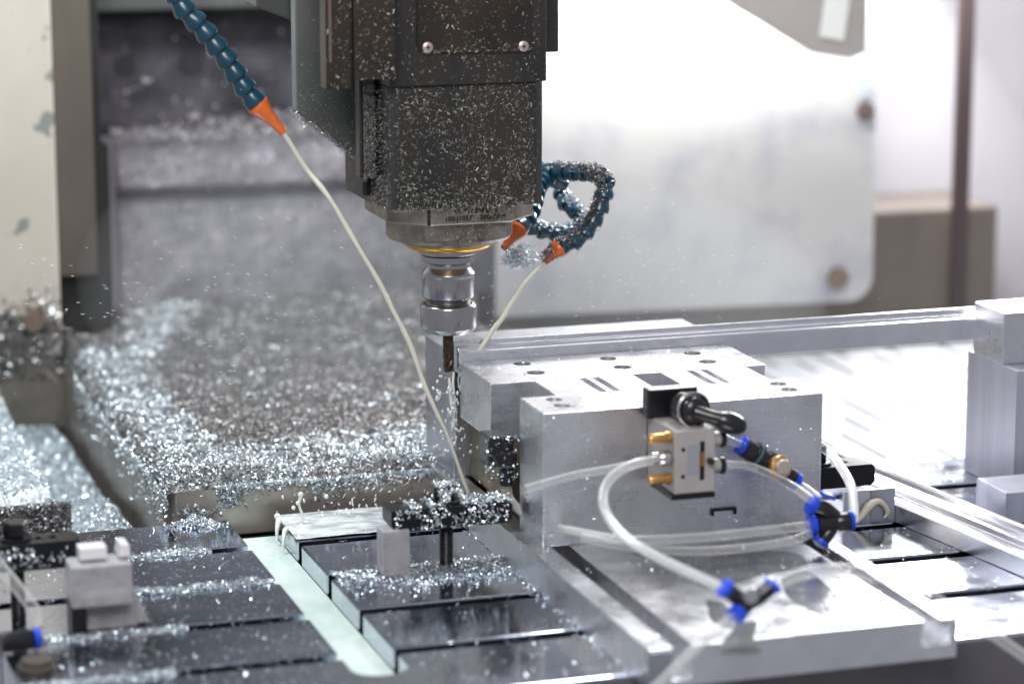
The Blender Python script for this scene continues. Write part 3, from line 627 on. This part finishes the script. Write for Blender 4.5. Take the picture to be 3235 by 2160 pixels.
def drilled(mb_box, holes, name, m, bev=.8, deep=40, r=8.2, top=148):
    """block with real round holes: boolean once, applied"""
    o = obj(name, mb_box, m, fx, bevel=bev)
    cut = MB()
    for x, y, rr in holes: cut.cyl((x, y, top - deep), (0, 0, 1), rr, deep + 8, 40)
    c = obj('cutter', cut, m, fx)
    md = o.modifiers.new('b', 'BOOLEAN'); md.object = c; md.operation = 'DIFFERENCE'; md.solver = 'EXACT'
    bpy.context.view_layer.update(); dg = bpy.context.evaluated_depsgraph_get()
    me = bpy.data.meshes.new_from_object(o.evaluated_get(dg)); o.modifiers.clear(); o.data = me; bpy.data.objects.remove(c)
    return o
drilled(MB().box(5, 266.5, -112.5, -19, 97, 148), [(57.5, -41.5, 8.2), (57.5, -80.5, 8.2), (139.3, -44, 8.2), (139.3, -83, 8.2), (221.5, -46.5, 8.2), (221.5, -85, 8.2)], 'jaw', M['alu'])
drilled(MB().box(12.5, 268.5, -235, -172, 32.1, 148.2), [(38.5, -187, 7), (37.5, -211, 7), (245.6, -190, 7), (246, -214, 7)], 'jaw', M['alu'], deep=9)
for x, y in ((245.6, -190), (246, -214), (38.5, -187), (37.5, -211)):
    obj('cap_screw', MB().lathe([(2.6, 137.5), (2.8, 143.6), (5.6, 143.8), (6, 143.2), (6, 138)], (x, y, 0), seg=24, cap=False), M['chrome'], fx, smooth=40)
# centre block with a pair of double grooves and an open pocket
cb = [(45, 36), (246, 36), (246, 148.3), (208, 148.3), (208, 142), (201.5, 142), (201.5, 148.3), (195, 148.3), (195, 142), (188, 142), (188, 148.3), (164, 148.3), (164, 118), (137, 118), (137, 148.3), (105, 148.3), (105, 142), (98.5, 142), (98.5, 148.3), (92.5, 148.3), (92.5, 142), (86, 142), (86, 148.3), (45, 148.3)]
obj('centre_block', MB().prism(cb, 'y', -171.8, -112.7), M['alu'], fx, bevel=.4)
obj('jaw', MB().box(8, 270, 12, 104, 32.1, 149), M['alu_side'], fx, bevel=1)
obj('lower_body', MB().box(24, 262, -110, 11.8, 32.1, 96.8), M['murky'], fx, bevel=1)
obj('bracket', MB().prism([(165, 47), (167.5, 47), (167.5, 51), (186, 51), (186, 47), (188.5, 47), (188.5, 53), (165, 53)], 'y', -238, -235.2), M['black'], fx, bevel=.4)
n = 520; Pa = np.stack([rng.uniform(14, 267, n), np.full(n, -235.6), rng.uniform(34, 147, n)], 1)
Pb = np.stack([rng.uniform(2, 256, 700), rng.uniform(-518, -238, 700), np.full(700, 32.7)], 1); Pc = np.stack([rng.uniform(8, 264, 260), rng.uniform(-110, -22, 260), np.full(260, 148.5)], 1)
flakes('metal_chips', np.concatenate([clus(Pa, 25), clus(Pb, 40, a=0, b=1), clus(Pc, 30, a=0, b=1)]), (.4, 3), (.3, 1.3), M['chip'], 'stray chips and drops stuck to the aluminium fixture blocks', nrm=(0, -.7, .7), flat=.5, skew=2)
# black fitting on the flank of the centre block, coated in chips
el = thing('elbow_fitting', (10, -140, 66), 'black elbow fitting clotted with chips on the left side of the fixture', 'elbow fitting')
obj('body', MB().box(-11, 12, -158, -128, 84, 111).prism([(-11, 98), (14, 98), (14, 84), (-4, 84)], 'y', -162, -158.1), M['blackp'], el, bevel=3)
obj('outlet', MB().lathe([(6.5, 0), (7.2, 1.5), (7.2, 4), (6.8, 5), (6.8, 20), (8, 22), (8, 28)], (8, -150, 66), (0, 0, 1), 28), M['blackp'], el, smooth=40)
d = np.stack([rng.uniform(-13, 15, 240), rng.uniform(-163, -150, 240), rng.uniform(72, 112, 240)], 1)
flakes('stuck_chips', d, (1, 3.5), (.5, 1.4), M['chip'], 'few wet chips clinging to the black elbow fitting')

# ================================================================== pneumatics: valve, tubes, fittings
vl = thing('air_valve', (124, -285, 84), 'small grey pneumatic valve with a black round lever knob on the front of the fixture', 'air valve')
obj('body', MB().box(106, 142, -300, -236, 87, 141), M['valve'], vl, bevel=1)
obj('bottom_cap', MB().box(103, 142, -302, -250, 82.5, 86.8), M['black'], vl, bevel=1)
obj('slot', MB().box(128.5, 132.4, -300.6, -300.05, 98, 131), M['gap'], vl)
obj('slider', MB().box(129, 132, -301.6, -300.7, 110, 122), mat('copper_slider', (.40, .16, .04), .5, .4), vl)
obj('knob_pin', MB().cyl((137, -300.1, 114), (0, -1, 0), 2.8, 5), M['blackp'], vl, bevel=.4)
obj('label_plate', MB().box(118, 127, -300.5, -300.05, 103, 129), mat('blurred_plate', (.38, .39, .43), .3, .4), vl)
for z in (125, 102): obj('mount_hole', MB().cyl((113.5, -300.05, z), (0, -1, 0), 1.7, .5), M['screw_dark'], vl)
obj('mount_block', MB().box(100.5, 146, -250, -236.5, 140, 166), M['blackp'], vl, bevel=2)
obj('lever_collar', MB().lathe([(15, 0), (15.3, 3), (14, 4), (12.5, 1)], (129, -281, 154), (0, -1, .12), 36), M['chrome'], vl, smooth=40)
obj('lever_boss', MB().lathe([(12.4, -14), (12.4, 9), (10, 13), (4, 14.5), (.3, 14.8)], (129, -276, 153), (.12, -1, .05), 36), M['blackp'], vl, smooth=50)
kb = MB().tube([(129, -288, 153), (138, -294, 150.5), (147, -298, 148)], [7, 6, 6.5], 20, 6)
kb.lathe([(max(.05, 9.2 * math.sin(t) ** .8), 15 - 15 * math.cos(t)) for t in np.linspace(0, math.pi, 18)], (141, -296, 149.5), (.92, -.22, -.32), 28, cap=False)
obj('lever_knob', kb, M['blackp'], vl, smooth=60)
for z, k in ((134, 0), (99, 0)):
    obj('brass_port', MB().lathe([(4.8, 0), (5.4, 3), (5.4, 5), (4.2, 5.5), (4.4, 8), (4.4, 18), (3.6, 19.5)], (105.8, -290, z), (-1, -.05, 0), 24), M['brass'], vl, smooth=35)
obj('chrome_port', MB().lathe([(6, 0), (7, 2), (7, 8), (5, 11)], (105.8, -290, 116.5), (-1, 0, 0), 24).lathe([(5.4, 11), (5.8, 16), (4, 17)], (105.8, -290, 116.5), (-1, 0, 0), 24), M['chrome'], vl, smooth=35)
for z in (129, 106):
    obj('side_port', MB().lathe([(6.2, 0), (6.6, 2), (6.6, 7), (6, 8.5)], (142.2, -288, z), (1, 0, 0), 24), M['valve'], vl, smooth=35)
    obj('port_collar', MB().lathe([(7, 8.6), (7.6, 9.2), (7.6, 12), (6.4, 13)], (142.2, -288, z), (1, 0, 0), 24), M['blackp'], vl, smooth=35)
def tube(pts, r, label, name='air_tube'):
    return obj(name, MB().tube(pts, r, 18, 7), M['tube'], smooth=70, label=label, cat='air tube', group='clear air tubes')
tube([(8, -150, 70), (10, -156, 52), (22, -200, 44), (36, -270, 52), (60, -315, 56), (120, -322, 55), (180, -322, 55.5), (222, -320, 56)], 4.2, 'straight clear tube from the chip clotted elbow to the black splitter')
tube([(93.9, -292.0, 116.4), (68.6, -300.0, 115.8), (48.5, -308.0, 109.4), (36.9, -318.0, 98.8), (33.2, -335.0, 87.0), (36.5, -362.0, 76.7), (46.6, -400.0, 69.6), (56.5, -455.0, 69.2), (64.4, -513.0, 71.2)], 4.2, 'looping clear tube from the left valve port down to the Y fitting')
tube([(102.2, -515.0, 70.0), (117.4, -517.0, 77.1), (132.7, -519.0, 80.4), (153.5, -521.0, 80.8), (180.5, -526.0, 76.2), (207.2, -532.0, 66.8), (240.9, -540.0, 47.8), (271.1, -548.0, 26.9), (317.2, -556.0, -7.0)], 4.4, 'arched clear tube leaving the Y fitting towards the lower right corner')
tube([(68.5, -522.0, 52.2), (53.6, -530.0, 47.5), (35.6, -540.0, 41.1), (13.6, -552.0, 30.1), (-15.7, -566.0, 14.1)], 3.8, 'clear tube hanging from the bottom of the Y fitting')
tube([(24, -300, 58), (60, -312, 50), (110, -322, 44), (160, -326, 43.5), (200, -326, 46), (228, -322, 52)], 4.0, 'second clear tube sagging just below the straight one')
tube([(-12, -262, 92), (30, -262, 100), (60, -272, 106), (90, -285, 114)], 3.6, 'faint clear tube crossing the upper left of the front jaw')
tube([(155, -288, 106), (175, -290, 104), (195, -298, 96), (212, -308, 86), (224, -318, 76)], 3.6, 'clear tube curving from the lower right valve port to the splitter')
tube([(155, -288, 129), (165, -285, 124), (174, -281, 120)], 3.6, 'short clear tube between the upper right valve port and flow control')
tube([(226, -280, 83), (232, -296, 78), (236, -312, 72)], 3.2, 'short clear tube between the flow control and the splitter')
tube([(274, -200, 96), (286, -215, 88), (284, -260, 74), (272, -295, 64), (262, -318, 58)], 4.2, 'glowing clear tube arching from behind the jaw into the right end of the splitter')
fc = thing('flow_control', (200, -280, 84), 'black inline flow control valve with a brass knob and blue collars', 'flow control')
a = Vector((172, -280, 121)); b = Vector((226, -280, 82.5)); d = (b - a).normalized()
obj('collar', MB().lathe([(6.82, 0), (8.43, .8), (8.43, 4.2), (7.19, 5)], a, d, 24), M['blue'], fc, smooth=35)
obj('collar', MB().lathe([(7.19, -5), (8.43, -4.2), (8.43, -.8), (6.82, 0)], b, d, 24), M['blue'], fc, smooth=35)
L_ = (b - a).length
obj('body', MB().lathe([(7.44, 5.1), (8.68, 6), (8.68, 15), (10.54, 16), (10.54, 22), (8.18, 23), (8.18, 29), (10.66, 30), (10.66, 44), (8.68, 46), (8.68, 60), (7.44, L_ - 5.1)], a, d, 24), M['blackp'], fc, smooth=35)
obj('band', MB().lathe([(11.04, 17.5), (11.04, 19.5)], a, d, 24), mat('teal_band', (.06, .17, .19), .1, .4), fc, smooth=35)
k = a + d * 40 + Vector((0, -8, 2))
obj('brass_knob', MB().lathe([(8.68, 0), (10.17, 1), (10.42, 4), (9.42, 6), (7.19, 7)], k, (.1, -1, .25), 32), M['brass'], fc, smooth=35)
obj('screw', MB().lathe([(6.70, 7), (6.70, 10), (5.70, 11.2), (0.37, 11.6)], k, (.1, -1, .25), 28), M['screw'], fc, smooth=35)
spl = thing('tube_splitter', (240, -320, 46), 'black multi way tube splitter with blue collars at the right of the fixture', 'tube fitting', 'black and blue tube fittings')
obj('body', MB().lathe([(7.08, 0), (8.73, 1), (8.73, 14), (7.55, 16), (7.55, 19), (8.50, 20), (8.50, 30)], (225.5, -320, 56), (1, 0, .02), 24).tube([(226, -318, 71), (235, -320, 68), (246, -318, 60)], [6.6, 7, 6], 16, 5).tube([(240, -322, 54), (234, -324, 46), (228, -326, 42)], [6, 6, 5.4], 16, 5), M['blackp'], spl, smooth=45)
obj('collar', MB().lathe([(7.67, -5.5), (9.91, -5), (9.91, -.6), (8.26, 0)], (225, -320, 56), (1, 0, .02), 24), M['blue'], spl, smooth=35)
obj('collar', MB().lathe([(8.26, 30.1), (9.20, 30.6), (9.20, 33.4), (7.67, 34)], (225.5, -320, 56), (1, 0, .02), 24), M['blue'], spl, smooth=35)
obj('collar', MB().lathe([(5.90, -6), (8.50, -5.4), (8.50, -1.4), (7.08, -.8)], (226, -318, 71), (.8, 0, -.5), 24), M['blue'], spl, smooth=35)
obj('collar', MB().lathe([(6.49, 0), (7.55, .6), (7.55, 3.4), (6.37, 4)], (238, -314, 77), (.4, .1, .8), 24), M['blue'], spl, smooth=35)
obj('collar', MB().lathe([(5.90, 0), (7.32, .6), (7.32, 4), (5.90, 4.6)], (229.5, -326, 43.5), (-.6, -.2, -.6), 24), M['blue'], spl, smooth=35)
yf = thing('y_fitting', (118, -515, 32), 'black Y shaped tube fitting with three blue collars in the blurred foreground', 'tube fitting', 'black and blue tube fittings')
YA = [(65.7, -515.0, 71.0), (73.7, -515.0, 64.7), (83.0, -515.0, 60.4), (92.3, -515.0, 63.7), (100.8, -515.0, 69.8)]; YB = [(84.7, -516.0, 61.9), (79.0, -518.0, 57.5), (73.5, -521.0, 54.8)]
obj('body', MB().tube(YA, [6.4, 6.6, 7.2, 6.6, 6.4], 18, 5).tube(YB, [6.6, 6.6, 6.4], 18, 5), M['blackp'], yf, smooth=45)
obj('hub', MB().lathe([(6.5, 0), (5.8, 1.5), (.3, 2.4)], (81.7, -523.0, 67.0), (0, -1, 0.1), 24), M['chrome'], yf, smooth=45)
for P0, P1, L0 in ((YA[1], YA[0], 5), (YA[3], YA[4], 5), (YB[1], YB[2], 8)):
    d_ = (Vector(P1) - Vector(P0)).normalized()
    obj('collar', MB().lathe([(6.4, 0), (7.6, .6), (7.9, L0 - 1.2), (6.4, L0)], Vector(P1) + d_ * .1, d_, 24), M['blue'], yf, smooth=35)

# ================================================================== strap clamps
def strap_clamp(name, at, rot, x0, x1, w, zt, th, label, bolt=(0, 16), head=(10.5, 10), stud=None, slot=None, spk=None):
    t = thing(name, at, label, 'strap clamp', 'black strap clamps')
    def R(mb):
        c, s = math.cos(rot), math.sin(rot)
        mb.v = [(at[0] + x * c - y * s, at[1] + x * s + y * c, z + at[2]) for x, y, z in mb.v]; return mb
    mb = MB().prism([(x0 + 4, zt - th), (x1 - 4, zt - th), (x1, zt - th + 4), (x1, zt - 3), (x1 - 3, zt), (x0 + 1, zt), (x0, zt - 1), (x0, zt - th + 6)], 'y', -w / 2, w / 2)
    obj('clamp_bar', R(mb), M['black'], t, bevel=1)
    if slot: obj('slot', R(MB().box(slot[0] + 3, slot[1] - 3, -4, 4, zt + .05, zt + .3).cyl((slot[0] + 4, 0, zt + .05), (0, 0, 1), 4, .25).cyl((slot[1] - 4, 0, zt + .05), (0, 0, 1), 4, .25)), M['gap'], t)
    obj('washer', R(MB().lathe([(13, zt + .4), (13, zt + 2.6), (12, zt + 3)], (bolt[0], 0, 0), seg=32)), M['black'], t, smooth=35)
    obj('nut', R(MB().lathe([(head[0] * .95, zt + 3), (head[0], zt + 3.8), (head[0], zt + 3 + head[1] - 1), (head[0] * .92, zt + 3 + head[1])], (bolt[0], 0, 0), seg=6 if head[0] > 8 else 24)), M['black'], t, smooth=30)
    if stud is not None:
        pr = []
        for k in range(int((zt - th + 1) / 2.0)): pr += [(6.2, k * 2.0), (5.7, k * 2.0 + 1.0)]
        obj('stud', R(MB().lathe(pr, (bolt[0], 0, stud), seg=24)), M['black'], t, smooth=50)
    return t
strap_clamp('strap_clamp', (-50, -158, 0), 0, -53, 56, 30, 57, 19, 'black strap clamp caked in chips, bolted through the slot left of the fixture', head=(10.5, 12), stud=0)
n = 520
P_ = np.concatenate([np.stack([rng.uniform(-100, 2, n), np.full(n, -173.6) - rng.random(n) * .8, rng.uniform(39, 57, n)], 1), np.stack([rng.uniform(-85, 4, n * 2), rng.uniform(-173, -144, n * 2), 57.5 + rng.exponential(1.1, n * 2)], 1),
                     np.stack([rng.uniform(-61, -39, 160), np.full(160, -169.5), rng.uniform(58, 72, 160)], 1), np.stack([rng.uniform(-60, -40, 140), rng.uniform(-168, -148, 140), 72.8 + rng.random(140)], 1)])
P_ = P_[vnoise(P_[:, 0], P_[:, 2], 9, 31) > .42]
flakes('stuck_chips', P_, (1.2, 3.6), (.7, 1.8), M['chip'], 'wet chips stuck to the strap clamp left of the fixture', nrm=(0, -.6, .6), flat=.4)
sb = MB().box(-112, -88, -178, -156, .2, 41)
obj('spacer_block', sb, M['clearblock'], bevel=1.6, label='translucent white packing block under the left end of the chip caked clamp', cat='spacer block')
strap_clamp('strap_clamp', (-416, -180, 0), 0, -60, 46, 28, 62, 23, 'blurred black strap clamp at the left edge of the table', bolt=(-7, 0), head=(10.5, 13), stud=0, slot=(6, 28))
n = 60; P_ = np.stack([rng.uniform(-440, -372, n), np.full(n, -194.6), rng.uniform(42, 60, n)], 1)
flakes('stuck_chips', P_, (2, 4), (1, 2.2), M['chip'], 'few drops and chips on the clamp at the left edge', nrm=(0, -1, 0), flat=.6)
strap_clamp('strap_clamp', (300, -150, 0), 0, -34, 54, 30, 61, 20, 'clean black strap clamp at the right of the fixture, beside the rails', bolt=(3, 0), head=(9.5, 15), slot=(19, 34))
wp = thing('white_bracket', (-365, -200, 0), 'frosted white plastic block with an upright tab on the left plates', 'plastic block')
obj('block', MB().box(-391, -342, -262, -228, 24, 58), M['clearblock'], wp, bevel=2)
obj('tab', MB().box(-382, -360, -250, -232, 60.1, 70), M['whiteplastic'], wp, bevel=1.2)
obj('fin', MB().prism([(-351, 60.2), (-341, 60.2), (-342, 70), (-349, 71)], 'y', -250, -228), M['whiteplastic'], wp, bevel=1)
obj('foot', MB().box(-378, -336, -246, -206, .3, 23.8), M['clearblock'], wp, bevel=2)
obj('side_wedge', MB().prism([(-339.5, 2), (-326, 2), (-339.5, 36)], 'y', -244, -222), M['clearblock'], wp, bevel=1)
obj('dark_foot', MB().box(-391, -379, -258, -232, .3, 23.8), M['black'], wp, bevel=1)
tube([(-470, -225, 92), (-450, -235, 66), (-432, -248, 42), (-420, -256, 24), (-418, -262, 12)], 5.1, 'cloudy tube hanging over the left edge clamp')
lf = thing('push_fitting', (-430, -262, 0), 'blurred black fitting with a blue collar at the lower left edge', 'tube fitting', 'black and blue tube fittings')
obj('body', MB().lathe([(8, 0), (8, 24), (6.5, 26)], (-452, -285, 10), (1, .1, 0), 24), M['blackp'], lf, smooth=40)
obj('collar', MB().lathe([(7, 26.2), (8.6, 27), (8.6, 31), (7.4, 32)], (-452, -285, 10), (1, .1, 0), 24), M['blue'], lf, smooth=40)
obj('round_cap', MB().lathe([(15, 0), (15, 4), (12.5, 5), (12.5, 9)], (-430, -330, .2), (0, 0, 1), 36), M['brown_wall'], bevel=.5, label='small brown rimmed cap lying blurred on the plate at the lower left', cat='cap')

# ================================================================== right hand side of the table
ang = thing('angle_plate', (345, -150, 0), 'thin upright aluminium angle with a blob of cream sealant', 'angle plate')
obj('plate', MB().box(357, 381, -152, -149, .3, 33), M['alu_side'], ang, bevel=.3)
obj('plate', MB().box(330, 356.8, -151, -148.6, .3, 33), M['alu_mark'], ang, bevel=.3)
obj('sealant', MB().tube([(336, -155, 1), (346, -155, 9), (354, -154, 18), (362, -154, 22), (369, -154, 18), (373, -154, 11), (370, -154, 6)], [1.5, 3.4, 4.6, 3.6, 2.8, 2.6, 1.2], 12, 6), M['sealant'], ang, smooth=60)
def profile_rail(x, y0, y1, rot, label):
    w = 66
    pf = [(0, .4), (w, .4), (w, 17), (w - 5, 18.5), (w - 9, 17), (w - 12, 14), (42, 14), (40, 18), (34, 18.6), (30, 18), (28, 13), (12, 13), (9, 17), (5, 18.5), (0, 16.6)]
    mb = MB().prism([(x + u, v) for u, v in pf], 'y', y0, y1)
    c, s = math.cos(rot), math.sin(rot); px, py = x, -136
    mb.v = [(px + (a - px) * c - (b - py) * s, py + (a - px) * s + (b - py) * c, z) for a, b, z in mb.v]
    return obj('aluminium_profile', mb, M['alu_profile'], bevel=.6, label=label, cat='aluminium profile')
profile_rail(379.6, -470, 40, math.radians(8.2), 'wide ribbed aluminium profile lying across the right hand table plates')
pb = thing('support_post', (550, -50, 0), 'square aluminium post with a clamp block on top holding the rail end', 'support post')
obj('post', MB().box(530, 600, -99, 1, .3, 121), M['alu_mark'], pb, bevel=1)
obj('clamp_block', MB().box(530, 590, -70, -9, 121.2, 171), M['alu'], pb, bevel=1)
obj('rear_block', MB().box(600.5, 660, -120, -10, .3, 108), M['alu_wet'], pb, bevel=2)
obj('small_block', MB().prism([(474, .3), (560, .3), (560, 30), (474, 30)], 'y', -190, -132), M['alu_mark'], bevel=1.2, label='low aluminium block on the table in front of the post', cat='block')
obj('cable_strip', MB().tube([(604, -125, 92), (606, -126, 60), (600, -127, 40), (606, -127, 20)], 2.0, 8, 5), M['brass'], smooth=50, label='thin brown strip on the block behind the post', cat='strip')

# ================================================================== light: machine work lamps, plus an added front fill and panel light
def area(name, loc, to, size, power, col, spread=180, sy=None):
    l = bpy.data.lights.new(name, 'AREA'); l.size = size * MM; l.energy = power; l.color = col; l.spread = math.radians(spread)
    if sy: l.shape = 'RECTANGLE'; l.size_y = sy * MM
    o = bpy.data.objects.new(name, l); COL.objects.link(o); o.location = Vector(loc) * MM
    o.rotation_euler = (Vector(to) - Vector(loc)).to_track_quat('-Z', 'Y').to_euler(); return o
area('work_lamp_right', (1060, 830, 600), (300, -250, 0), 620, 24, (.98, .99, 1.0), sy=330)
area('work_lamp_top', (420, 260, 860), (150, -60, 80), 240, 7, (.97, .98, 1.0), sy=420)
area('work_lamp_left', (-420, 120, 900), (-180, 300, 0), 240, 8, (.82, .94, 1.0))
area('panel_fill', (570, 690, 545), (570, 800, 380), 400, 17, (1.0, 1.0, .98), sy=36)  # added unseen strip light that brightens the upper splash panel
obj('light_blocker', MB().box(340, 790, 655, 716, 489, 492).box(340, 790, 650, 654.5, 489, 600), M['gap'], label='unseen dark blocker added to cut off the light on the splash panel', cat='light blocker')  # out of view, added only to shape the panel light
area('front_fill', (-500, -1500, 1300), (0, 0, 150), 700, 17, (1.0, .98, .97))  # added soft fill for weak room light on the front faces
w = bpy.data.worlds.new('World'); sc.world = w; w.use_nodes = True
bg = w.node_tree.nodes['Background']; bg.inputs['Color'].default_value = (.86, .88, .97, 1); bg.inputs['Strength'].default_value = .34
def ell(c, r):
    mb = MB(); mb.lathe([(max(.01, math.sin(t)), -math.cos(t)) for t in np.linspace(0, math.pi, 24)], (0, 0, 0), (0, 0, 1), 40, cap=False)
    mb.v = [(c[0] + v[0] * r[0], c[1] + v[1] * r[1], c[2] + v[2] * r[2]) for v in mb.v]; return mb
hz = obj('coolant_mist', ell((-75, 440, 140), (190, 330, 130)), M['milk'], label='pale drifting coolant mist over the chip covered way cover', cat='mist', kind='stuff')
hz2 = obj('coolant_mist', ell((330, 440, 110), (210, 300, 120)), M['milk'], label='pale drifting coolant mist in front of the splash panel', cat='mist', kind='stuff')
_m = bpy.data.materials.new('coolant_mist'); _m.use_nodes = True; _n = _m.node_tree; _n.nodes.clear()
_out = _n.nodes.new('ShaderNodeOutputMaterial'); _v = _n.nodes.new('ShaderNodeVolumePrincipled'); _v.inputs['Color'].default_value = (.95, .97, 1, 1)
_v.inputs['Density'].default_value = .36; _v.inputs['Anisotropy'].default_value = .3; _n.links.new(_v.outputs[0], _out.inputs['Volume']); hz.data.materials[0] = _m; hz2.data.materials[0] = _m
sc.view_settings.view_transform = 'Standard'; sc.view_settings.look = 'None'; sc.view_settings.exposure = .25; sc.view_settings.gamma = 1
sc.cycles.max_bounces = 8; sc.cycles.transmission_bounces = 8; sc.cycles.caustics_reflective = False; sc.cycles.caustics_refractive = False
sc.cycles.sample_clamp_indirect = 6; sc.cycles.use_denoising = True
